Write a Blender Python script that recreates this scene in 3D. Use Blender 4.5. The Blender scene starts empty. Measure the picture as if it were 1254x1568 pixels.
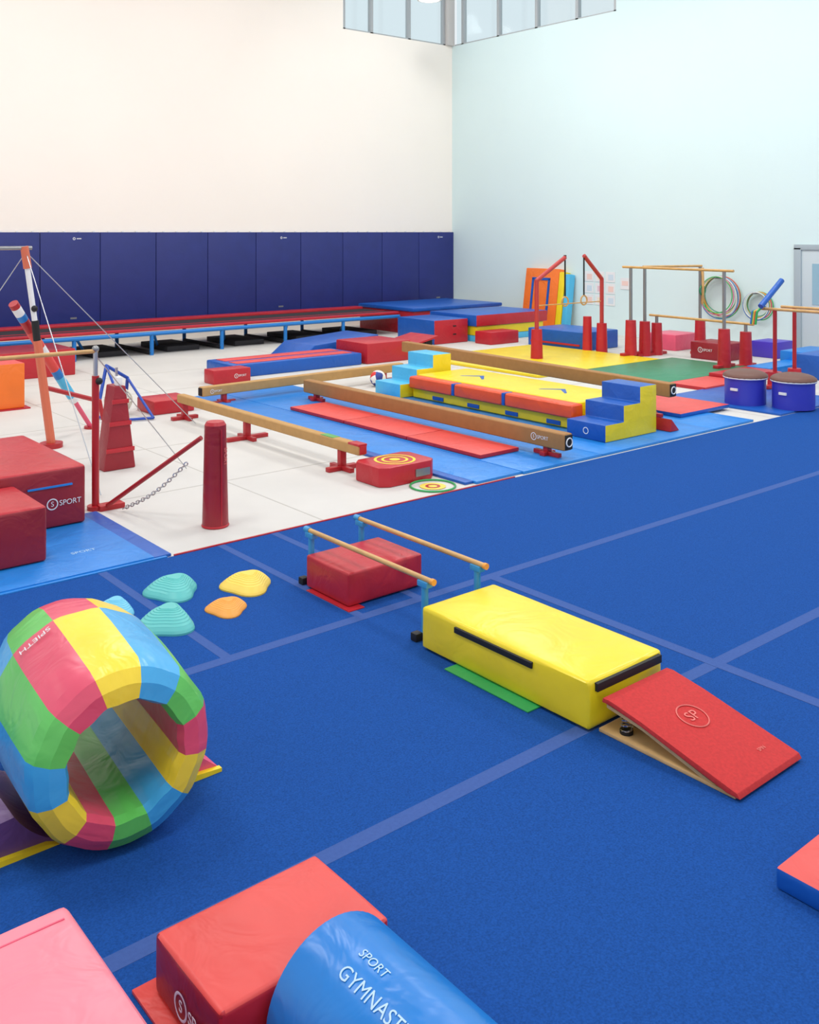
import bpy, bmesh, math, random
from mathutils import Vector, Matrix
random.seed(4)
sc=bpy.context.scene
try: sc.view_settings.view_transform='Standard'
except Exception: pass

def lin(c):
    r=[]
    for v in c:
        v/=255.0
        r.append(v/12.92 if v<=0.04045 else ((v+0.055)/1.055)**2.4)
    return (r[0],r[1],r[2],1)
MATS={}
def mat(name,rgb,rough=.45,bs=0,bstr=.1,var=0,vs=5,metal=0,emit=0,spec=.5,detail=3,dist=0):
    if name in MATS: return MATS[name]
    m=bpy.data.materials.new(name);m.use_nodes=True
    nt=m.node_tree;b=nt.nodes["Principled BSDF"];c=lin(rgb)
    b.inputs["Base Color"].default_value=c;b.inputs["Roughness"].default_value=rough;b.inputs["Metallic"].default_value=metal
    b.inputs["Specular IOR Level"].default_value=spec
    if emit:
        b.inputs["Emission Color"].default_value=c;b.inputs["Emission Strength"].default_value=emit
    if bs or var: tc=nt.nodes.new("ShaderNodeTexCoord")
    if bs:
        n=nt.nodes.new("ShaderNodeTexNoise");n.inputs["Scale"].default_value=bs;n.inputs["Detail"].default_value=detail;n.inputs["Distortion"].default_value=dist
        nt.links.new(tc.outputs["Object"],n.inputs["Vector"])
        bp=nt.nodes.new("ShaderNodeBump");bp.inputs["Strength"].default_value=bstr;bp.inputs["Distance"].default_value=.05 if bs<50 else .01
        nt.links.new(n.outputs["Fac"],bp.inputs["Height"]);nt.links.new(bp.outputs["Normal"],b.inputs["Normal"])
    if var:
        n2=nt.nodes.new("ShaderNodeTexNoise");n2.inputs["Scale"].default_value=vs;n2.inputs["Detail"].default_value=5
        nt.links.new(tc.outputs["Object"],n2.inputs["Vector"])
        r=nt.nodes.new("ShaderNodeValToRGB")
        r.color_ramp.elements[0].position=.3;r.color_ramp.elements[1].position=.7
        r.color_ramp.elements[0].color=tuple(x*(1-var) for x in c[:3])+(1,)
        r.color_ramp.elements[1].color=tuple(min(1,x*(1+var)) for x in c[:3])+(1,)
        nt.links.new(n2.outputs["Fac"],r.inputs["Fac"]);nt.links.new(r.outputs["Color"],b.inputs["Base Color"])
    MATS[name]=m;return m
def vin(name,rgb,rough=.38,bs=4.5,bstr=.3): return mat(name,rgb,rough,bs,bstr,var=.06,vs=3,dist=.9)
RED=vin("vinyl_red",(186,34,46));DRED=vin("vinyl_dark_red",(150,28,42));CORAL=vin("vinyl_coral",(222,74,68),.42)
BLUE=vin("vinyl_blue",(20,88,178));LBLUE=vin("vinyl_light_blue",(28,128,212));SKY=vin("vinyl_sky",(80,185,228))
NAVY=vin("vinyl_navy",(36,46,118),.5,2,.15);YEL=vin("vinyl_yellow",(240,212,30),.35);ORG=vin("vinyl_orange",(245,120,40))
GRN=vin("vinyl_green",(105,200,95));GRN2=vin("vinyl_mid_green",(50,165,90));PNK=vin("vinyl_pink",(228,88,118));LPNK=vin("vinyl_light_pink",(244,134,150),.35)
PUR=vin("vinyl_purple",(98,66,120));DGRN=vin("mat_green",(40,130,90))
BARY=vin("barrel_yellow",(248,216,60),.3,4,.28);BARB=vin("barrel_blue",(70,170,225),.3,4,.28);BARG=vin("barrel_green",(100,198,92),.3,4,.28);BARP=vin("barrel_pink",(226,82,108),.3,4,.28)
ORR=vin("vinyl_orange_red",(232,84,44))
BOX_Y=vin("box_yellow",(242,214,30),.3,3,.25)
MAIL=vin("roll_blue",(18,122,204),.28,4,.25)
BLK=mat("black_rubber",(18,18,20),.6);WHT=mat("white_print",(232,232,232),.5);GREY=mat("grey_metal",(150,150,150),.35,metal=.7)
PALE=mat("pale_blue_print",(180,214,240),.4);FADE=mat("faded_print",(232,120,112),.7)
DARK=mat("dark_bed_and_shade",(40,38,42),.8);STEEL=mat("steel",(190,190,195),.3,metal=1)
WOOD=mat("wood_bar",(205,160,100),.4,bs=30,bstr=.05,var=.12,vs=8)
BEAM=mat("beam_suede",(188,145,88),.7,bs=80,bstr=.1,var=.06,vs=10);BEAM2=mat("beam_suede_dark",(164,118,68),.7,bs=80,bstr=.1,var=.06,vs=10)
PLY=mat("plywood",(215,175,120),.5,var=.1,vs=10)
REDM=mat("red_paint",(175,32,40),.35);BLUEM=mat("blue_paint",(25,118,195),.35);ORGM=mat("orange_paint",(214,110,80),.4);SKYM=mat("sky_paint",(62,150,205),.35)
TEAL=mat("teal_plastic",(92,190,186),.45);OPL=mat("orange_plastic",(240,160,62),.45);YPL=mat("yellow_plastic",(244,208,84),.45);BPL=mat("blue_plastic",(110,195,225),.45)
SBRED=mat("board_carpet",(200,48,48),.85,bs=300,bstr=.3,var=.1,vs=60)

def basis(o,x,y):
    x=Vector(x).normalized();y=Vector(y);z=x.cross(y).normalized();y=z.cross(x)
    return Matrix(((x.x,y.x,z.x,o[0]),(x.y,y.y,z.y,o[1]),(x.z,y.z,z.z,o[2]),(0,0,0,1)))
class G:
    def __init__(s,name): s.name=name;s.bm=bmesh.new();s.m=[]
    def mi(s,m):
        if m not in s.m:s.m.append(m)
        return s.m.index(m)
    def merge(s,b,m=None,M=None):
        if m is not None:
            i=s.mi(m)
            for f in b.faces:f.material_index=i
        if M is not None:b.transform(M)
        me=bpy.data.meshes.new("t");b.to_mesh(me);b.free();s.bm.from_mesh(me);bpy.data.meshes.remove(me)
    def box(s,x0,y0,z0,x1,y1,z1,m,bev=.01,seg=2,fm=None,puff=0,M=None):
        b=bmesh.new();bmesh.ops.create_cube(b,size=1)
        c=Vector(((x0+x1)/2,(y0+y1)/2,(z0+z1)/2));d=Vector((abs(x1-x0),abs(y1-y0),abs(z1-z0)))
        for v in b.verts:v.co=Vector((v.co.x*d.x,v.co.y*d.y,v.co.z*d.z))
        base=s.mi(m)
        for f in b.faces:
            f.material_index=base
            if fm:
                n=f.normal
                for k,mm in fm.items():
                    ax={'x':0,'y':1,'z':2}[k[0]];sg=1 if k[1]=='+' else -1
                    if n[ax]*sg>.9:f.material_index=s.mi(mm)
        if bev:bmesh.ops.bevel(b,geom=list(b.edges),offset=min(bev,min(d)*.45),segments=seg,profile=.6,affect='EDGES',material=-1,clamp_overlap=True)
        if puff:
            es=[e for e in b.edges if e.calc_length()>.15]
            bmesh.ops.subdivide_edges(b,edges=es,cuts=7,use_grid_fill=True)
            for v in b.verts:
                q=[v.co[i]/(d[i]/2) for i in range(3)];o=v.co.copy()
                for i in range(3):
                    if abs(q[i])>.985:
                        j,k=[a for a in range(3) if a!=i]
                        if i==2 and q[i]<0: continue
                        o[i]+=math.copysign(puff*(1-q[j]**2)*(1-q[k]**2)+(random.random()-.5)*puff*.1,q[i])
                v.co=o
        for v in b.verts:v.co+=c
        s.merge(b,None,M);return s
    def prism(s,pts,ax,a0,a1,m,cap=None,bev=0,segm=None):
        b=bmesh.new()
        def mk(p,a):
            return {'y':(p[0],a,p[1]),'x':(a,p[0],p[1]),'z':(p[0],p[1],a)}[ax]
        A=[b.verts.new(mk(p,a0)) for p in pts];B=[b.verts.new(mk(p,a1)) for p in pts];n=len(pts)
        i=s.mi(m);ci=s.mi(cap or m)
        f=b.faces.new(A);f.material_index=ci;f=b.faces.new(B[::-1]);f.material_index=ci
        for k in range(n):
            f=b.faces.new((A[k],B[k],B[(k+1)%n],A[(k+1)%n]))
            f.material_index=s.mi(segm[k]) if segm and segm[k] else i
        bmesh.ops.recalc_face_normals(b,faces=b.faces)
        if bev:bmesh.ops.bevel(b,geom=list(b.edges),offset=bev,segments=2,profile=.6,affect='EDGES',material=-1,clamp_overlap=True)
        s.merge(b);return s
    def cyl(s,p0,p1,r,m,r2=None,n=16,cap=None):
        p0=Vector(p0);p1=Vector(p1);d=p1-p0
        b=bmesh.new();bmesh.ops.create_cone(b,cap_ends=True,segments=n,radius1=r,radius2=r if r2 is None else r2,depth=d.length)
        i=s.mi(m);ci=s.mi(cap or m)
        for f in b.faces:f.material_index=ci if len(f.verts)>4 else i
        q=d.to_track_quat('Z','Y').to_matrix().to_4x4()
        s.merge(b,None,Matrix.Translation((p0+p1)/2)@q);return s
    def sph(s,c,r,m,sx=1,sy=1,sz=1,n=12):
        b=bmesh.new();bmesh.ops.create_uvsphere(b,u_segments=n*2,v_segments=n,radius=r)
        s.merge(b,m,Matrix.Translation(c)@Matrix.Diagonal((sx,sy,sz,1)));return s
    def tube(s,pts,r,m,n=10):
        for a,b in zip(pts,pts[1:]):s.cyl(a,b,r,m,n=n)
        for p in pts[1:-1]:s.sph(p,r,m,n=5)
        return s
    def torus(s,M,R,r,m,n=32,k=8):
        b=bmesh.new();V=[[b.verts.new(((R+r*math.cos(2*math.pi*j/k))*math.cos(2*math.pi*i/n),(R+r*math.cos(2*math.pi*j/k))*math.sin(2*math.pi*i/n),r*math.sin(2*math.pi*j/k))) for j in range(k)] for i in range(n)]
        for i in range(n):
            for j in range(k):b.faces.new((V[i][j],V[(i+1)%n][j],V[(i+1)%n][(j+1)%k],V[i][(j+1)%k]))
        s.merge(b,m,M);return s
    def ring(s,c,r0,r1,m,z,n=40,M=None):
        b=bmesh.new()
        for i in range(n):
            a=2*math.pi*i/n;a2=2*math.pi*(i+1)/n
            if r0<=0:
                b.faces.new([b.verts.new((c[0],c[1],z)),b.verts.new((c[0]+r1*math.cos(a),c[1]+r1*math.sin(a),z)),b.verts.new((c[0]+r1*math.cos(a2),c[1]+r1*math.sin(a2),z))])
            else:
                b.faces.new([b.verts.new((c[0]+r*math.cos(t),c[1]+r*math.sin(t),z)) for r,t in ((r0,a),(r1,a),(r1,a2),(r0,a2))])
        s.merge(b,m,M);return s
    def text(s,t,size,M,m,warp=None,bold=0):
        cu=bpy.data.curves.new("tx","FONT");cu.body=t;cu.size=size;cu.extrude=.0006;cu.align_x='CENTER';cu.align_y='CENTER';cu.offset=bold
        if warp: cu.resolution_u=4
        ob=bpy.data.objects.new("tx",cu);sc.collection.objects.link(ob);bpy.context.view_layer.update()
        dg=bpy.context.evaluated_depsgraph_get();me=bpy.data.meshes.new_from_object(ob.evaluated_get(dg))
        b=bmesh.new();b.from_mesh(me);bpy.data.objects.remove(ob);bpy.data.meshes.remove(me)
        if warp:
            bmesh.ops.triangulate(b,faces=b.faces);bmesh.ops.subdivide_edges(b,edges=[e for e in b.edges if e.calc_length()>.03],cuts=2)
            for v in b.verts:v.co=warp(v.co)
            s.merge(b,m)
        else:s.merge(b,m,M)
        return s
    def logo(s,o,x,y,size=.06):
        M=basis(o,x,y)
        s.text("SPORT",size*.75,M@Matrix.Translation((size*1.8,0,.001)),WHT)
        s.torus(M@Matrix.Diagonal((1,1,.15,1)),size*.52,size*.06,WHT,n=24,k=6)
        s.text("S",size*.7,M,WHT);return s
    def done(s,ang=35,loc=None):
        me=bpy.data.meshes.new(s.name);s.bm.to_mesh(me);s.bm.free()
        for m in s.m:me.materials.append(m)
        for p in me.polygons:p.use_smooth=True
        me.set_sharp_from_angle(angle=math.radians(ang))
        ob=bpy.data.objects.new(s.name,me);sc.collection.objects.link(ob);return ob

# ---------- camera (level shift-lens view from standing height on a platform)
cd=bpy.data.cameras.new("camera");cd.sensor_fit='VERTICAL';cd.sensor_height=36;cd.lens=36*1491/1568;cd.shift_y=-429/1568.
cd.clip_end=200
cam=bpy.data.objects.new("camera",cd);cam.location=(0,0,2.7);cam.rotation_euler=(math.radians(90),0,-math.radians(39.70));sc.collection.objects.link(cam);sc.camera=cam

# ---------- room
XW,YW,HC=20.5,22.6,11.6
WL=mat("wall_cream",(252,243,233),.9,bs=40,bstr=.03,var=.01,vs=.5)
WR=mat("wall_aqua",(214,233,233),.9,bs=40,bstr=.03,var=.01,vs=.5)
FW=mat("floor_offwhite",(206,203,198),.75,bs=60,bstr=.05,var=.04,vs=1.2)
CEIL=mat("ceiling_white",(235,235,235),.9)
FR=mat("window_frame",(170,174,176),.5)
g=G("floor");g.box(-7,-7,-.3,XW+.3,YW+.3,0,FW,bev=0)
SEAM=mat("floor_seam",(186,182,176),.8)
for y in (9.4,11.4,13.4,15.4,17.4):g.box(-7,y-.012,-.002,XW,y+.012,.0012,SEAM,0)
for x in (3.2,5.2,7.15,11.5,13.1,17.9):g.box(x-.008,7.5,-.002,x+.008,19.5,.0014,SEAM,0)
g.done()
g=G("wall_left");g.box(-7,YW,0,XW+.3,YW+.3,8.5,WL,0);g.box(-7,YW,8.5,16.3,YW+.3,HC,WL,0);g.done()
g=G("wall_right");g.box(XW,-7,0,XW+.3,YW,8.5,WR,0);g.box(XW,-7,8.5,XW+.3,16.2,HC,WR,0);g.done()
G("ceiling").box(-7,-7,HC,XW+.3,YW+.3,HC+.2,CEIL,0).done()
gl=bpy.data.materials.new("window_glass");gl.use_nodes=True;nt=gl.node_tree;nt.nodes.clear()
o=nt.nodes.new("ShaderNodeOutputMaterial");mx=nt.nodes.new("ShaderNodeMixShader");mx.inputs[0].default_value=.06
tr=nt.nodes.new("ShaderNodeBsdfTransparent");tr.inputs[0].default_value=(.92,.97,.98,1);gs=nt.nodes.new("ShaderNodeBsdfGlossy");gs.inputs["Roughness"].default_value=.05
nt.links.new(tr.outputs[0],mx.inputs[1]);nt.links.new(gs.outputs[0],mx.inputs[2]);nt.links.new(mx.outputs[0],o.inputs[0])
COL=mat("corner_column",(205,200,195),.7)
g=G("window_1")
g.box(16.3,YW+.1,8.5,20.3,YW+.12,HC,gl,0)
for x in (16.34,17.35,18.78,20.2):g.box(x-.05,YW+.02,8.5,x+.05,YW+.15,HC,FR,0)
g.box(16.3,YW+.02,8.46,20.3,YW+.15,8.54,FR,0);g.done()
g=G("window_2")
g.box(XW+.1,16.2,8.5,XW+.12,YW-.1,HC,gl,0)
for y in (16.24,17.56,19.06,20.6,22.15):g.box(XW+.02,y-.05,8.5,XW+.15,y+.05,HC,FR,0)
g.box(XW+.02,16.2,8.46,XW+.15,YW-.1,8.54,FR,0);g.done()
G("trim_1").box(20.22,YW-.12,8.5,XW,YW+.02,HC,COL,.01).done()

# carpet
CAR=mat("carpet_blue",(28,78,153),.95,bs=350,bstr=.4,var=.22,vs=110,spec=.12)
STR=mat("carpet_seam",(68,95,158),.95,bs=300,bstr=.2,var=.05,vs=60,spec=.1)
g=G("floor_carpet");ZC=.012
g.box(-6.5,-6.5,.0,17.5,7.46,ZC,CAR,0)
for y in (5.44,3.45,1.46,-.53):g.box(-6.5,y-.045,ZC-.004,17.5,y+.045,ZC+.001,STR,0)
g.box(5.295,-6.5,ZC-.004,5.385,5.395,ZC+.0022,STR,0)
for x in (3.04,4.09,4.62):g.box(x-.035,5.485,ZC-.004,x+.035,7.46,ZC+.001,STR,0)
g.box(3.66,7.46,0,7.7,7.48,ZC+.01,RED,.003)
g.done()

# wall pads
g=G("wall_pads");x=20.5;k=0
while x>-6:
    x0=x-1.42;g.box(x0+.006,YW-.07,.56,x-.006,YW-.005,2.69,NAVY,.015)
    for j in range(4):g.box(x0+.2+j*.35,YW-.05,2.69,x0+.24+j*.35,YW-.01,2.72,WHT,0)
    if k%4==0:
        g.box(x0+.85,YW-.072,2.53,x0+.96,YW-.07,2.55,WHT,0);g.torus(basis((x0+.79,YW-.07,2.54),(1,0,0),(0,0,1))@Matrix.Diagonal((1,1,.2,1)),.025,.008,WHT,n=16,k=5)
        g.box(x0+.7,YW-.074,.66,x0+.85,YW-.07,.7,GREY,0)
    x=x0;k+=1
g.done()

# ---------- lights
def lamp(name,x,y,z,size,power,col=(1,.98,.95)):
    e=bpy.data.objects.new(name,None);e.location=(x,y,z);sc.collection.objects.link(e)
    gg=G("housing");gg.box(-size/2-.05,-size/2-.05,.03,size/2+.05,size/2+.05,.12,WHT,.01);gg.cyl((0,0,.12),(0,0,HC-z),.02,GREY);h=gg.done();h.parent=e
    l=bpy.data.lights.new("tube","AREA");l.shape='SQUARE';l.size=size;l.energy=power;l.color=col
    lo=bpy.data.objects.new("tube",l);lo.parent=e;sc.collection.objects.link(lo)
for x in (1,8,15):
    for y in (1,8,15):lamp("ceiling_light",x,y,9.3,2.2,220)
def wall_fill(x,y,rot,power,col):  # unseen lamps with housings, added to brighten the walls against the floor
    e=bpy.data.objects.new("added_wall_fill_light",None);e.location=(x,y,10.7);sc.collection.objects.link(e)
    gg=G("housing");gg.box(-.45,-.45,.02,.45,.45,.12,WHT,.01);h=gg.done();h.parent=e
    gg=G("bracket");gg.cyl((0,0,.05),(0,0,.5),.03,GREY);h=gg.done();h.parent=e
    l=bpy.data.lights.new("lamp","AREA");l.shape='SQUARE';l.size=.8;l.energy=power;l.color=col
    lo=bpy.data.objects.new("lamp",l);lo.parent=e;sc.collection.objects.link(lo);e.rotation_euler=rot
for x in (1,7,13):wall_fill(x,17.2,(math.radians(52),0,0),95,(1,.92,.85))
for y in (6,12,18):wall_fill(15.4,y,(0,-math.radians(52),0),130,(.97,1,1))
e=bpy.data.objects.new("high_bay_lamp",None);e.location=(17.65,20.4,9.12);sc.collection.objects.link(e)
gg=G("shade");gg.cyl((0,0,0),(0,0,.25),.34,WHT,r2=.15,n=24);gg.cyl((0,0,.25),(0,0,HC-9.12),.02,GREY);gg.ring((0,0),0,.28,mat("lamp_glow",(255,250,235),emit=3),-.005);h=gg.done();h.parent=e
w=bpy.data.worlds.new("w");sc.world=w;w.use_nodes=True;w.node_tree.nodes["Background"].inputs[0].default_value=(.88,.94,.98,1);w.node_tree.nodes["Background"].inputs[1].default_value=.95

# ---------- FOREGROUND
g=G("yellow_foam_block");g.box(4.07,3.4,.022,4.72,4.78,.285,BOX_Y,.025,3,puff=.015)
g.box(4.05,3.8,.225,4.075,4.45,.26,BLK,.003);g.box(4.12,3.378,.225,4.69,3.405,.27,BLK,.003)
for p,q in (((4.09,3.42,.279),(4.70,3.42,.279)),((4.09,4.76,.279),(4.70,4.76,.279)),((4.088,3.42,.279),(4.088,4.76,.279)),((4.702,3.42,.279),(4.702,4.76,.279))):g.cyl(p,q,.006,BOX_Y,n=6)
g.done()
G("green_mat").box(3.98,3.76,ZC+.001,4.4,4.46,.021,GRN2,.003).done()
# springboard
g=G("springboard")
g.box(4.13,2.56,ZC+.001,4.68,3.38,ZC+.02,PLY,.004)
pts=[(2.53,.028),(2.545,.05),(3.1,.175),(3.3,.21),(3.345,.208),(3.35,.185),(3.3,.185),(3.1,.15),(2.6,.03)]
g.prism(pts,'x',4.12,4.69,SBRED,bev=.003)
g.prism([(2.66,.03),(3.1,.142),(3.33,.176),(3.33,.158),(3.1,.124),(2.68,.016)],'x',4.135,4.675,PLY)
for x in (4.2,4.32,4.49,4.61):
    y=3.25
    hp=[(x+.03*math.cos(a*.6),y+.03*math.sin(a*.6),.035+a*.0028) for a in range(46)]
    g.tube(hp,.005,STEEL,n=6)
    g.cyl((x,y,.03),(x,y,.05),.036,BLK);g.cyl((x,y,.15),(x,y,.165),.036,BLK)
g.box(4.34,3.05,.03,4.47,3.2,.12,BLK,.01)
M=basis((4.42,2.99,.1545),(1,0,0),(0,1,.225))
g.torus(M,.085,.004,FADE,n=32,k=4);g.text("SP",.09,M,FADE);g.text("SPIN",.03,basis((4.53,2.66,.0795),(1,0,0),(0,1,.225)),FADE)
g.done()
# mini parallel bars
g=G("floor_parallel_bars")
for x in (4.2,4.68):
    g.cyl((x,4.82,.4),(x,6.3,.4),.018,WOOD)
    for y in (4.9,6.24):
        g.cyl((x,y,.03),(x,y,.375),.024,SKYM);g.box(x-.028,y-.05,.35,x+.028,y+.05,.39,SKYM,.006)
    g.cyl((x,4.805,.4),(x,4.83,.4),.022,OPL);g.cyl((x,6.26,.4),(x,6.32,.4),.024,SKYM)
for y in (4.9,6.24):
    g.cyl((4.14,y,.035),(4.76,y,.035),.02,SKYM)
    for x in (4.1,4.75):g.box(x,y-.03,ZC,x+.06,y+.03,.065,BLK,.008)
g.done()
G("red_foam_block").box(4.1,5.62,ZC+.01,4.79,6.16,.26,RED,.018,3,puff=.012).box(4.06,5.56,ZC,4.2,6.1,.02,RED,.002).done()
# stepping stones
def stone(x,y,s,hh,m,rot):
    g=G("stepping_stone");N=36;L=9
    rings=[]
    def rad(a):return 1+.16*math.cos(3*a)
    b=bmesh.new()
    prof=[(1.0,0),(1.0,.12)]
    for i in range(L):
        t=(i+1)/L;r=1-t*.74
        zz=.12+.88*math.sin(t*math.pi/2)**.95
        prof+= [(r+.05,zz-.05),(r+.035,zz)]
    for r,z in prof:
        off=(1-r)*.6
        rings.append([b.verts.new((x+s*(r*rad(a)*math.cos(a+rot)+off*math.cos(.9)),y+s*(r*rad(a)*math.sin(a+rot)+off*math.sin(.9)),ZC+hh*z)) for a in [2*math.pi*i/N for i in range(N)]])
    for p,q in zip(rings,rings[1:]):
        for i in range(N):b.faces.new((p[i],p[(i+1)%N],q[(i+1)%N],q[i]))
    b.faces.new(rings[-1]);b.faces.new(rings[0][::-1])
    g.merge(b,m);g.done(25)
stone(3.27,6.70,.19,.1,TEAL,.4);stone(3.76,6.45,.185,.085,YPL,.3);stone(2.96,6.16,.19,.11,TEAL,.9);stone(3.42,6.15,.14,.06,OPL,.2);stone(2.78,6.62,.14,.08,BPL,1)
# barrel
g=G("tumbling_barrel")
prof=[(4.03,.25),(3.99,.268),(3.995,.33),(4.035,.385),(4.085,.408),(4.3,.42),(4.5,.428),(4.70,.428),(4.92,.405),(5.10,.35),(5.13,.30),(5.07,.255),(4.75,.252),(4.5,.252),(4.25,.252)]
cols=[BARY,BARB,BARG,BARP]
cx,cz=1.745,.425
b=bmesh.new();SUB=6
for k in range(12):
    ac=math.radians(94-30*k);mi=g.mi(cols[k%4]);mb=g.mi(cols[(k+3)%4])
    grid=[]
    for (y,r) in prof:
        row=[]
        for j in range(SUB+1):
            ph=math.radians(-15+30*j/SUB);q=(ph/math.radians(15))
            rr=r*math.cos(math.radians(15))/math.cos(ph)
            rr+=(.006 if r>.29 else -.004)*(1-q*q)+.0025*math.sin(k*7.3+y*23+j)*(1-q*q)
            if abs(q)>.99: rr-=.003
            a=ac-ph;row.append(b.verts.new((cx+rr*math.cos(a),y,cz+rr*math.sin(a))))
        grid.append(row)
    n=len(grid)
    for i in range(n):
        for j in range(SUB):
            f=b.faces.new((grid[i][j],grid[i][j+1],grid[(i+1)%n][j+1],grid[(i+1)%n][j]));f.material_index=mi if (i<7 or i>=11) else mb
bmesh.ops.recalc_face_normals(b,faces=b.faces)
g.merge(b)
a=math.radians(124);rr=.43
g.text("SPIETH",.055,basis((cx+rr*math.cos(a),4.62,cz+rr*math.sin(a)),(-math.sin(a),0,math.cos(a)),(0,-1,0)),WHT)
YAW=Matrix.Translation((cx,4.05,0))@Matrix.Rotation(math.radians(-6),4,'Z')@Matrix.Translation((-cx,-4.05,0))
g.bm.transform(YAW)
g.done(22)
# cradle
p2=[(1.2,ZC),(1.2,.17)];
for i in range(11):
    a=math.radians(212+48*i/10);p2.append((cx+.45*math.cos(a),max(ZC+.003,cz+.45*math.sin(a))))
p2.append((1.68,ZC))
g=G("barrel_cradle");g.prism(p2,'y',4.3,5.0,PUR,cap=PUR)
g.prism([(1.2,ZC),(1.2,.04),(1.5,.03),(1.55,ZC)],'y',4.27,4.3,YEL)
p3=[(1.82,ZC)]
for i in range(11):
    a=math.radians(280+42*i/10);p3.append((cx+.45*math.cos(a),max(ZC+.003,cz+.45*math.sin(a))))
p3+=[(2.25,.13),(2.38,.02),(2.38,ZC)]
g.prism(p3,'y',4.36,4.75,PNK,cap=PNK);g.prism([(1.95,ZC),(2.1,.05),(2.38,.03),(2.38,ZC)],'y',4.33,4.36,YEL);g.done()
# red block, base mat
G("red_base_mat").box(1.44,2.74,ZC,2.1,3.27,.026,CORAL,.004).done()
g=G("red_foam_block");g.box(1.5,2.74,.028,2.18,3.21,.235,CORAL,.02,3,fm={'x-':DRED,'y-':RED},puff=.012);g.logo((1.483,2.98,.12),(0,-1,0),(0,0,1),.08);g.done()  # one red block: side shade put into the colour with darker reds
# half round block
r=.262;mx_,mz=1.905,.115
pts=[(mx_+r,ZC)]+[(mx_+r*math.cos(math.radians(a)),mz+r*math.sin(math.radians(a))) for a in range(0,181,6)]+[(mx_-r,ZC)]
g=G("blue_half_round_block");g.prism(pts,'y',1.3,2.71,MAIL,bev=.012)
def mkwarp(a0,y0):
    def warp(c):
        a=math.radians(a0)-c.y/r
        rr=r+.002+c.z
        return Vector((mx_+rr*math.cos(a),y0-c.x,mz+rr*math.sin(a)))
    return warp
g.text("GYMNASTICS",.065,None,PALE,warp=mkwarp(112,2.32));g.text("SPORT",.045,None,PALE,warp=mkwarp(94,2.45));g.done(25)
g=G("pink_foam_block");g.box(.3,2.0,ZC,1.175,3.18,.5,LPNK,.03,3,puff=.012);g.box(.33,3.10,.497,1.14,3.106,.504,PNK,0);g.done()
g=G("folding_mat");g.box(3.7,.95,ZC+.001,4.9,2.11,.1,BLUE,.015,fm={'z+':CORAL},puff=.005);g.done()

# ---------- LEFT
g=G("blue_landing_mat");g.box(1.0,7.5,0.0,3.5,9.1,.03,LBLUE,.006);g.box(3.49,7.5,0,3.65,9.1,.025,BLUE,.006);g.box(1.0,7.465,0,3.6,7.5,.02,LBLUE,.004)
g.text("SPORT",.07,basis((3.1,8.0,.031),(1,.0,0),(0,1,0)),PALE);g.done()
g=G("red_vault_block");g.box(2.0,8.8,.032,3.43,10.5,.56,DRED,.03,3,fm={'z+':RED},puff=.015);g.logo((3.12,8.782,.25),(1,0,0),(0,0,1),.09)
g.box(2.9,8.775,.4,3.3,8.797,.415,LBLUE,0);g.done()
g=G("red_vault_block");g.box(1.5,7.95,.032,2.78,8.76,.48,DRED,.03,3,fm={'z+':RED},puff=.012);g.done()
g=G("orange_foam_block");g.box(3.6,15.2,.02,4.98,16.3,.7,ORG,.02,fm={'z+':CORAL});g.box(3.6,15.15,0,5.05,16.3,.02,RED,0);g.done()
g=G("red_crash_mat");g.box(3.5,18.2,0,6.9,19.4,.5,RED,.02,fm={'z+':DRED});g.done()

# uneven bars
g=G("uneven_bars")
g.tube([(4.34,12.26,.05),(4.17,12.26,1.35)],.055,ORGM);g.tube([(4.17,12.26,1.35),(4.03,12.26,2.38)],.035,WHT)
g.cyl((4.17,12.26,1.3),(4.14,12.26,1.6),.045,BLK);g.cyl((4.05,12.26,2.25),(4.01,12.26,2.52),.05,ORGM)
g.cyl((4.1,12.26,2.5),(1.7,12.26,2.5),.024,GREY);g.cyl((4.34,12.26,0),(4.34,12.26,.06),.14,REDM)
g.cyl((2.0,12.26,0),(1.75,12.26,2.5),.05,ORGM)
g.cyl((3.7,9.24,.0),(3.7,9.24,1.3),.035,REDM);g.cyl((3.7,9.24,1.3),(3.7,9.24,1.56),.022,STEEL);g.sph((3.7,9.24,1.56),.035,GREY)
g.cyl((3.72,9.24,1.54),(1.4,9.24,1.54),.021,WOOD);g.cyl((1.42,9.24,.0),(1.42,9.24,1.56),.035,REDM);g.cyl((3.7,9.24,0.0),(3.7,9.24,.04),.08,REDM)
for p,q in [((4.03,12.26,2.45),(6.4,12.4,.02)),((4.03,12.26,2.45),(3.2,14.6,.02)),((4.03,12.26,2.45),(3.9,9.6,.03)),((3.7,9.24,1.5),(5.1,10.1,.02))]:
    g.cyl(p,q,.006,STEEL,n=6)
g.sph((4.12,12.22,1.75),.04,BLK);g.sph((3.72,9.2,1.25),.035,BLK)
A=Vector((3.89,12.3,1.82));B=Vector((5.19,13.1,0))
st=[(0,.03,REDM),(.03,.08,WHT),(.08,.12,BLUEM),(.12,.2,REDM),(.2,.32,CORAL),(.32,.38,WHT),(.38,.5,CORAL),(.5,.56,BLUEM),(.56,.72,SKY),(.72,.76,WHT)]
for t0,t1,m in st:g.cyl(A.lerp(B,t0),A.lerp(B,t1),.06,m)
g.cyl(A.lerp(B,.76),B,.03,PNK);g.cyl(B,B+Vector((0,0,.03)),.1,REDM)
g.tube([(4.28,12.26,.75),(5.1,12.6,.45),(5.15,12.6,.2)],.03,REDM)
g.cyl((3.77,9.12,.05),(4.26,8.14,.8),.022,REDM)
C0=Vector((3.88,9.0,.03));C1=Vector((4.2,8.3,.55));n=24
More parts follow.
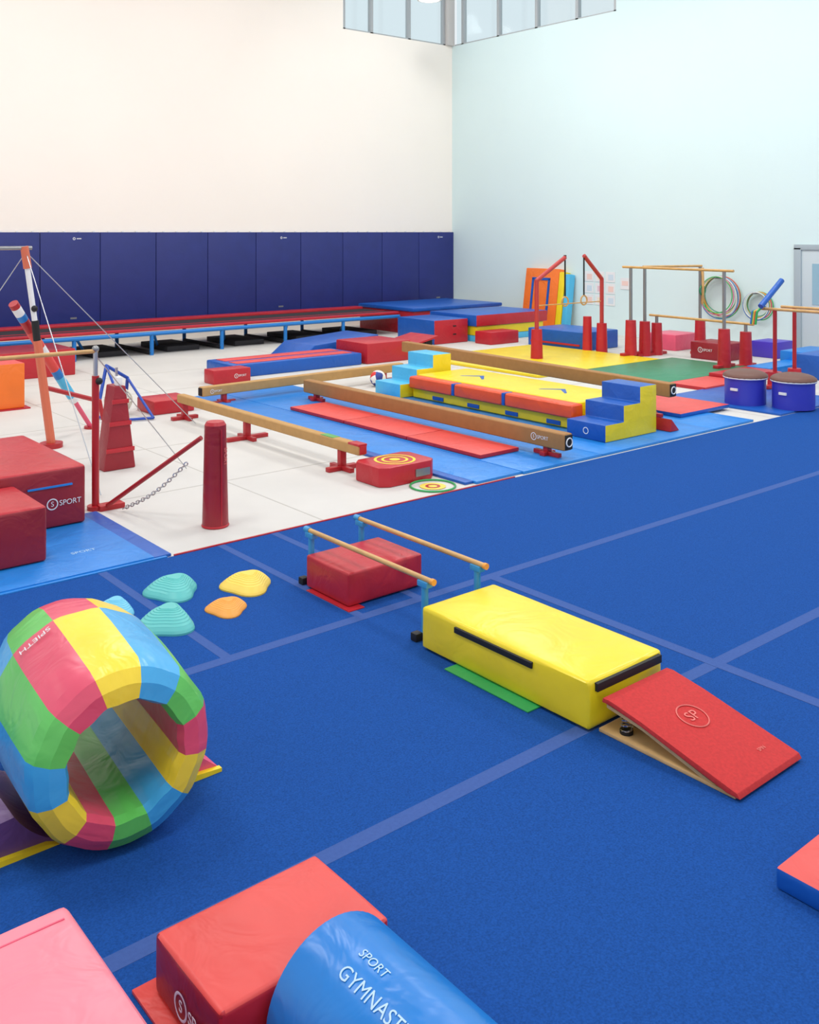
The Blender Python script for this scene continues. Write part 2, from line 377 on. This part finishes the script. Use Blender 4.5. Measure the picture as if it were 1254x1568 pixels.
for i in range(n):
    t=(i+.5)/n;p=C0.lerp(C1,t)-Vector((0,0,.06*math.sin(math.pi*t)))
    p.z=max(p.z,.03)
    d=(C1-C0).normalized();up=Vector((0,0,1)) if i%2 else d.cross(Vector((0,0,1)))
    g.torus(basis(p,d,up)@Matrix.Diagonal((1.5,1,1,1)),.016,.005,STEEL,n=12,k=5)
g.box(3.7,9.12,.0,3.95,9.25,.05,REDM,.004)
g.done()
g=G("padded_anchor_post");g.cyl((4.34,8.02,0),(4.34,8.02,.93),.12,DRED,r2=.098,n=24);g.cyl((4.34,8.02,.93),(4.34,8.02,.96),.098,RED,r2=.08,n=24);g.torus(basis((4.34,8.02,.012),(1,0,0),(0,1,0)),.115,.012,RED)
g.box(4.335,7.9,.03,4.345,7.905,.9,RED,0)
g.text("SPORT",.055,basis((4.385,8.02-.109,.65),(0,0,-1),(1,.35,0)),FADE);g.done()
g=G("padded_base_stand");g.prism([(4.34,0),(4.72,0),(4.6,.95),(4.47,.95)],'y',10.6,10.85,DRED,bev=.02)
for z in (.2,.5,.75):
    wd=.19-z*.125;g.box(4.53-wd,10.585,z,4.535+wd,10.6,z+.05,RED,.004)
g.box(4.5,10.62,.95,4.57,10.7,1.05,WHT,.01);g.cyl((4.53,10.7,.95),(4.53,10.7,1.15),.015,STEEL);g.done()
g=G("rope_ball_frame");FB=mat("frame_blue",(25,70,170),.4)
g.tube([(5.5,13.7,.03),(5.75,13.95,.72),(6.1,14.0,.5),(6.15,14.2,.03)],.025,FB);g.tube([(5.5,13.7,.03),(5.75,13.2,.03),(6.1,13.1,.03)],.02,FB);g.tube([(5.75,13.95,.72),(5.75,13.2,.03)],.02,FB);g.tube([(6.1,14.0,.5),(6.1,13.1,.03)],.02,FB)
ROPE=mat("rope_white",(225,220,205),.8)
for i in range(11):
    g.torus(Matrix.Translation((5.85,13.75,.22))@Matrix.Rotation(i*.7,4,'X')@Matrix.Rotation(i*.5,4,'Y'),.19,.014,ROPE,n=24,k=6)
g.done()
G("red_foam_block").box(6.25,13.4,0,6.9,14.0,.2,RED,.02).done()

# ---------- beams
def beam(name,p0,p1,w,h,ztop,m,legs,cap=BLK,zb=.0):
    p0=Vector((p0[0],p0[1],0));p1=Vector((p1[0],p1[1],0));L=(p1-p0).length;d=(p1-p0).normalized();s_=Vector((-d.y,d.x,0))
    M=basis((p0.x,p0.y,0),d,s_);g=G(name)
    g.box(0,-w/2,ztop-h,L,w/2,ztop,m,.025,3,M=M)
    g.box(-.012,-w/2+.015,ztop-h+.015,0.004,w/2-.015,ztop-.015,cap,.004,M=M);g.box(L-.004,-w/2+.015,ztop-h+.015,L+.012,w/2-.015,ztop-.015,cap,.004,M=M)
    for t,wd in legs:
        x=L*t
        g.box(x-.035,-.04,zb+.03,x+.035,.04,ztop-h,REDM,.006,M=M);g.box(x-.04,-wd,zb,x+.04,wd,zb+.05,REDM,.008,M=M)
        g.box(x-.2,-.03,zb,x+.2,.03,zb+.05,REDM,.006,M=M)
    return g
g=beam("balance_beam",(6.47,8.6),(6.47,13.0),.12,.12,.35,BEAM,[(.09,.2),(.57,.3),(.97,.2)],RED);g.box(6.41,8.6,.33,6.53,8.8,.356,RED,.005);g.box(6.42,9.1,.345,6.52,9.35,.353,mat("sticker",(90,160,80)),0);g.done()
g=beam("balance_beam",(7.13,13.65),(11.3,13.85),.13,.15,.3,BEAM,[(.1,.15),(.9,.15)]);g.logo((7.3,13.586,.22),(1,.04,0),(0,0,1),.06);g.done()
g=beam("balance_beam",(8.7,7.57),(8.7,13.05),.15,.2,.34,BEAM2,[(.06,.1),(.95,.1)],zb=.036);g.logo((8.622,8.05,.245),(0,-1,0),(0,0,1),.08);g.torus(basis((8.7,7.555,.24),(1,0,0),(0,0,1)),.05,.008,WHT);g.done()
g=beam("balance_beam",(11.71,8.25),(12.16,14.8),.15,.2,.55,BEAM2,[(.06,.1),(.93,.15)],zb=.034);g.logo((11.64,8.7,.45),(-.07,-1,0),(0,0,1),.08);g.torus(basis((11.71,8.235,.45),(1,0,0),(0,0,1)),.05,.008,WHT);g.done()

# mats in beam zone
g=G("blue_beam_mats")
g.box(7.2,7.55,0,7.9,14.4,.03,LBLUE,.008);g.box(7.9,7.52,0,9.25,14.4,.035,LBLUE,.008)
g.box(7.08,7.6,0,7.2,9.7,.03,BLUE,.008)
for x0,x1 in ((9.25,10.4),(10.4,11.6),(11.6,12.6)):g.box(x0,7.52,0,x1,12.6 if x0<10 else 11.5,.032,LBLUE,.008)
g.done()
g=G("red_panel_mat")
for i in range(3):g.box(7.93,8.25+i*1.37,.037,8.58,9.61+i*1.37,.085,RED,.012,fm={'z+':CORAL})
g.done()
g=G("yellow_crash_mat");g.box(10.07,8.62,.035,11.25,12.05,.21,YEL,.03,3)
for y0,y1 in ((8.62,9.9),(9.96,10.98),(11.04,12.05)):
    g.box(9.98,y0,.19,10.22,y1,.385,ORR,.05,3)
for y in (9.93,11.01):g.box(9.99,y-.03,.2,10.2,y+.03,.38,BLUE,.01)
g.box(10.16,8.64,.19,11.25,12.03,.4,YEL,.03,3)
for yy in (9.5,11.2):
    g.prism([(10.55,yy-.25),(10.75,yy),(10.55,yy+.25),(10.6,yy+.25),(10.85,yy),(10.6,yy-.25)],'z',.4,.403,BLUE)
for yy in (8.9,9.7,10.5,11.3):g.box(10.055,yy,.06,10.07,yy+.25,.12,BLUE,.004)
g.done()
def steps(y0,y1,xs,zs,tread,side,name):
    g=G(name);pts=[(xs[0],.035)]
    for i,z in enumerate(zs):
        pts+= [(xs[i],z),(xs[i+1],z)]
    pts.append((xs[-1],.035))
    n=len(pts);segm=[tread]*n;segm[-2]=side
    g.prism(pts,'y',y0,y1,tread,cap=side,bev=.012,segm=segm);return g
g=steps(7.88,8.52,[9.76,10.13,10.47,10.82],[.25,.46,.67],BLUE,YEL,"foam_steps");g.torus(basis((9.758,8.2,.14),(0,-1,0),(0,0,1))@Matrix.Diagonal((1,1,.3,1)),.04,.006,WHT,n=16);g.done()
steps(12.1,12.75,[9.85,10.2,10.55,10.95],[.25,.46,.67],SKY,YEL,"foam_steps").done()
G("folding_mat").box(11.9,8.25,.033,13.15,9.6,.09,BLUE,.012,fm={'z+':CORAL}).done()
G("red_wedge").prism([(10.95,.035),(11.15,.035),(10.98,.2)],'y',7.75,8.1,RED,bev=.01).done()
g=G("target_block");g.prism([(6.3,8.1),(6.4,8.03),(6.98,8.03),(7.06,8.1),(7.06,8.5),(6.98,8.57),(6.38,8.57),(6.3,8.5)],'z',0,.21,RED,bev=.02)
for r0,r1,m in ((.2,.23,YEL),(.12,.15,YEL),(0,.06,YEL)):g.ring((6.68,8.3),r0,r1,m,.212)
g.box(6.75,8.018,.06,6.95,8.03,.14,GREY,0);g.done()
g=G("floor_target");g.torus(basis((6.78,7.78,.012),(1,0,0),(0,1,0)),.24,.01,GRN2,n=40);g.ring((6.78,7.78),0,.14,YPL,.006);g.ring((6.78,7.78),.05,.08,RED,.008);g.done()
bm_=bpy.data.materials.new("ball_pattern");bm_.use_nodes=True;nt=bm_.node_tree;bb=nt.nodes["Principled BSDF"]
vo=nt.nodes.new("ShaderNodeTexVoronoi");vo.inputs["Scale"].default_value=9;rp=nt.nodes.new("ShaderNodeValToRGB");rp.color_ramp.interpolation='CONSTANT'
rp.color_ramp.elements[0].color=(.02,.05,.3,1);rp.color_ramp.elements[1].position=.3;rp.color_ramp.elements[1].color=(.85,.85,.85,1);e_=rp.color_ramp.elements.new(.75);e_.color=(.7,.03,.03,1)
tc=nt.nodes.new("ShaderNodeTexCoord");nt.links.new(tc.outputs["Object"],vo.inputs["Vector"]);nt.links.new(vo.outputs["Color"],rp.inputs["Fac"]);nt.links.new(rp.outputs["Color"],bb.inputs["Base Color"])
G("soccer_ball").sph((10.45,13.45,.14),.14,bm_).done()

# ---------- tumble track
g=G("tumble_track");X0,X1=2.0,16.25
g.box(X0,20.35,.54,X1,21.6,.57,DARK,0)
g.box(X0,20.0,.53,X1,20.2,.59,RED,.02);g.box(X0,20.2,.53,X1,20.45,.575,DARK,.01);g.box(X0,21.6,.55,X1,21.95,.63,RED,.02);g.box(X0,20.6,.57,X1,20.68,.576,RED,0)
g.cyl((X0,20.0,.47),(X1,20.0,.47),.045,BLUEM);g.cyl((X0,21.9,.47),(X1,21.9,.47),.045,BLUEM)
x=X0+.4
while x<X1-.3:
    g.cyl((x,20.02,.0),(x,20.02,.47),.045,BLUEM);g.cyl((x,21.9,0),(x,21.9,.47),.045,BLUEM);g.cyl((x,20.0,.05),(x,21.9,.05),.045,DARK);g.cyl((x+.05,20.02,.47),(min(x+.6,X1),21.0,.05),.03,BLUEM)
    g.box(x+.5,20.3,.0,min(x+1.3,X1),21.7,.12,DARK,.02)  # low dark boxes stand in for the black shadows under the track
    x+=1.72
g.done()
g=G("landing_mat");g.box(16.4,19.6,0,19.6,21.95,.6,RED,.03);g.box(16.35,19.55,.6,19.65,21.95,.7,BLUE,.03);g.done()
g=G("crash_mat");g.box(15.3,17.5,0,16.4,18.9,.58,BLUE,.03,fm={'y-':RED});
for z in (.2,.4):g.box(15.9,17.49,z,16.0,17.5,z+.03,BLK,0)
g.done()
g=G("stacked_mats");g.box(16.5,17.3,0,18.9,18.9,.15,SKY,.02);g.box(16.5,17.3,.15,18.9,18.9,.38,YEL,.03);g.box(16.45,17.25,.38,19.0,19.0,.66,BLUE,.03,fm={'y-':RED});g.done()
G("red_foam_block").box(16.3,16.6,0,17.25,17.15,.3,RED,.02).done()
g=G("folding_mat");g.box(8.95,15.85,0,11.9,16.9,.24,BLUE,.03);g.box(9.1,15.98,.235,11.75,16.3,.25,CORAL,.004);g.box(9.1,16.45,.235,11.75,16.8,.25,CORAL,.004);g.done()
g=G("red_foam_block");g.box(12.0,15.8,0,13.15,16.9,.42,RED,.03);g.done()
G("blue_wedge").prism([(11.2,0),(13.3,0),(13.3,.42),(11.6,.3)],'y',17.1,18.3,BLUE,bev=.02).done()
g=G("red_foam_block");g.box(8.3,15.4,0,9.05,15.76,.25,RED,.02);g.logo((8.75,15.392,.12),(1,0,0),(0,0,1),.07);g.done()
g=G("springboard");g.prism([(13.5,0.02),(14.9,.3),(14.9,.26),(13.6,0.0)],'y',16.9,17.9,RED);g.box(13.6,16.9,0,14.9,17.9,.03,PLY,0);g.box(14.6,17.0,.03,14.8,17.8,.22,BLK,.01);g.done()
G("yellow_floor_mat").box(13.3,12.3,0,17.0,15.8,.05,YEL,.01).done()
g=G("green_floor_mat");g.box(14.5,10.3,0,17.4,12.28,.05,DGRN,.01);g.done()
g=G("red_panel_mat");g.box(14.4,9.5,0,15.6,10.25,.06,CORAL,.01,fm={'x-':RED});g.box(15.65,9.6,0,16.9,10.25,.12,RED,.02);g.done()
g=G("crash_mat");g.box(17.05,14.4,0,18.3,16.1,.42,BLUE,.03);g.box(17.03,14.5,.1,17.05,16.0,.14,RED,0);g.done()
def pad(g,x,y,h,r=.12,z=0,m=None):
    g.cyl((x,y,z),(x,y,h),r,m or RED,r2=r*.85,n=20)
RINGM=mat("ring_frame_red",(186,58,56),.4);g=G("gymnastic_rings_frame")
for x,xa,zt,za in ((15.09,15.98,1.68,2.15),(17.21,16.6,1.65,2.18)):
    z0=.05 if x<16 else 0
    pad(g,x,14,.66,.13,z0);g.cyl((x,14,z0),(x,14,zt),.045,RINGM);g.tube([(x,14,zt-.05),(x,14,zt),(xa,14,za)],.045,RINGM)
    g.box(xa-.015,13.99,1.3,xa+.015,14.01,za,BLK,0);g.torus(basis((xa,14,1.2),(1,0,0),(0,0,1)),.1,.017,WOOD)
g.cyl((15.98,14,2.15),(15.98,14,2.2),.03,BLK)
pad(g,17.05,14.28,.8,.11);g.cyl((15.09,14,1.15),(17.21,14,1.15),.012,WOOD)
g.done()
def pbars(name,posts,rails,padh,z0=0,pm=GREY):
    g=G(name)
    for x,y,h in posts:
        pad(g,x,y,padh,.13,z0);g.cyl((x,y,z0),(x,y,h),.035,pm)
        g.box(x-.3,y-.06,z0,x+.3,y+.06,z0+.06,REDM,.01)
    for a,b_ in rails:g.cyl(a,b_,.026,WOOD)
    return g
pbars("parallel_bars",[(17.05,13.08,1.92),(16.9,10.72,1.92)],[((17.06,13.3,1.94),(16.88,10.5,1.94))],.8,.05).done()
g=pbars("high_bar",[(17.5,13.05,1.92),(18.85,12.56,1.92)],[((17.45,13.06,1.94),(18.9,12.55,1.94))],.75)
g.torus(basis((18.85,12.5,1.4),(1,0,0),(0,0,1)),.1,.02,DGRN);g.tube([(18.85,12.5,1.9),(18.8,12.45,1.5),(18.85,12.5,1.1)],.03,WOOD);g.done()
pbars("low_parallel_bars",[(17.86,13.0,.84),(17.62,10.69,.84)],[((17.88,13.2,.86),(17.6,10.5,.86))],.7).done()
g=G("red_foam_block");g.box(17.95,11.35,0,18.7,12.2,.36,DRED,.02);g.logo((17.935,11.95,.2),(0,-1,0),(0,0,1),.1);g.done()
G("pink_foam_block").box(18.7,13.1,0,19.6,13.9,.36,PNK,.02).done()
G("purple_storage_tub").prism([(19.2,0),(19.8,0),(19.85,.35),(19.15,.35)],'y',10.9,11.5,mat("tub_purple",(80,60,190),.4),bev=.02).done()
g=G("leaning_foam_panel");M=Matrix.Translation((20.15,0,0))@Matrix.Rotation(math.radians(8),4,'Y')
g.box(-.12,17.95,.02,.12,19.2,1.68,ORG,.03,M=M);g.box(-.14,18.25,.3,-.12,18.32,1.4,BLUE,0,M=M);g.box(-.14,18.85,.3,-.12,18.92,1.4,BLUE,0,M=M);g.box(-.14,18.25,1.35,-.12,18.92,1.42,BLUE,0,M=M)
g.done()
g=G("leaning_foam_panel");g.box(-.14,17.72,.02,.1,17.93,1.6,YEL,.03,M=M);g.box(-.14,17.55,.02,.1,17.7,1.55,SKY,.03,M=M);g.done()
g=G("wall_posters")
PC=[mat("poster_%d"%i,c,.6) for i,c in enumerate([(238,205,195),(240,226,200),(205,220,230),(226,190,200)])]
for i in range(3):
    for j in range(3):
        y=17.25-i*.36;z=.75+j*.31;g.box(XW-.012,y-.3,z,XW-.002,y,z+.27,WHT,0);
        g.box(XW-.015,y-.25,z+.05,XW-.012,y-.08,z+.2,PC[(i+j*2)%4],0)
g.box(XW-.012,15.75,1.2,XW-.002,16.05,1.5,WHT,0);g.box(XW-.015,15.8,1.3,XW-.012,16.0,1.42,PC[0],0);g.done()
HC_=[mat("hoop_%d"%i,c,.35) for i,c in enumerate([(60,180,90),(220,70,60),(235,200,60),(70,150,110),(60,120,190),(230,230,220),(225,110,150)])]
def hoops(y,z,R,n):
    g=G("hula_hoops");g.cyl((XW-.002,y,z+R*.92),(XW-.35,y,z+R*.92),.02,GREY)
    for i in range(n):
        r=R*(1-.05*(i%4));g.torus(basis((XW-.05-.035*i,y+random.uniform(-.02,.02),z+(R-r)*.9),(0,1,0),(0,0,1)),r,.012,HC_[i%7],n=48)
    g.done()
hoops(13.02,1.15,.5,8);hoops(12.05,1.0,.32,6)
g=G("door_1");DF=mat("door_frame",(165,178,184),.5);DP=mat("door_panel",(196,208,212),.5);XD=XW-.003
g.box(XD-.06,11.05,0,XD,11.22,2.35,DF,.01);g.box(XD-.06,9.1,0,XD,9.25,2.35,DF,.01);g.box(XD-.06,9.1,2.3,XD,11.22,2.42,DF,.01)
g.box(XD-.03,9.25,0,XD,11.05,2.3,DP,.004);g.box(XD-.035,10.13,0,XD-.025,10.16,2.3,DF,0);g.box(XD-.04,10.4,1.1,XD-.025,10.8,2.0,mat("door_glass",(150,185,200),.1),0);g.cyl((XD-.1,10.25,1.0),(XD-.1,10.25,1.2),.015,STEEL);g.done()
BR=mat("leather_brown",(110,72,60),.5)
G("navy_floor_mat").box(13.3,7.5,0,15.3,9.55,.03,BLUE,.008).done()
for x,y in ((13.75,8.35),(13.95,7.66)):
    g=G("mushroom_trainer");VB=mat("vinyl_violet_blue",(52,58,180),.4,4,.2)
    g.cyl((x,y,.03),(x,y,.42),.31,VB,n=32);g.cyl((x,y,.42),(x,y,.46),.33,VB,n=32);g.sph((x,y,.46),.34,BR,sz=.3)
    g.torus(basis((x,y,.44),(1,0,0),(0,1,0)),.325,.012,WHT);g.box(x-.33,y-.06,.25,x-.3,y+.06,.29,WHT,.004);g.done()
g=pbars("parallel_bars",[(15.5,8.85,1.35),(15.5,6.9,1.35),(16.15,8.85,1.35),(16.15,6.9,1.35)],[((15.5,9.1,1.37),(15.5,6.6,1.37)),((16.15,9.1,1.37),(16.15,6.6,1.37))],.3,.032,REDM);g.done()
g=G("blue_mats");g.box(17.0,7.8,0,18.3,9.3,.45,BLUE,.03);g.box(18.4,8.0,0,19.6,10.4,.3,LBLUE,.03);g.box(17.0,9.8,0,19.0,10.3,.12,LBLUE,.02);g.done()
g=G("foam_noodles")
g.cyl((15.3,9.0,1.42),(15.9,8.95,1.85),.05,BLUE);
for i,m in enumerate(HC_[:5]):g.tube([(15.42+.03*i,9.05,1.4),(15.35,9.1+.02*i,1.32),(15.35,9.13+.02*i,1.1)],.022,m)
g.done()
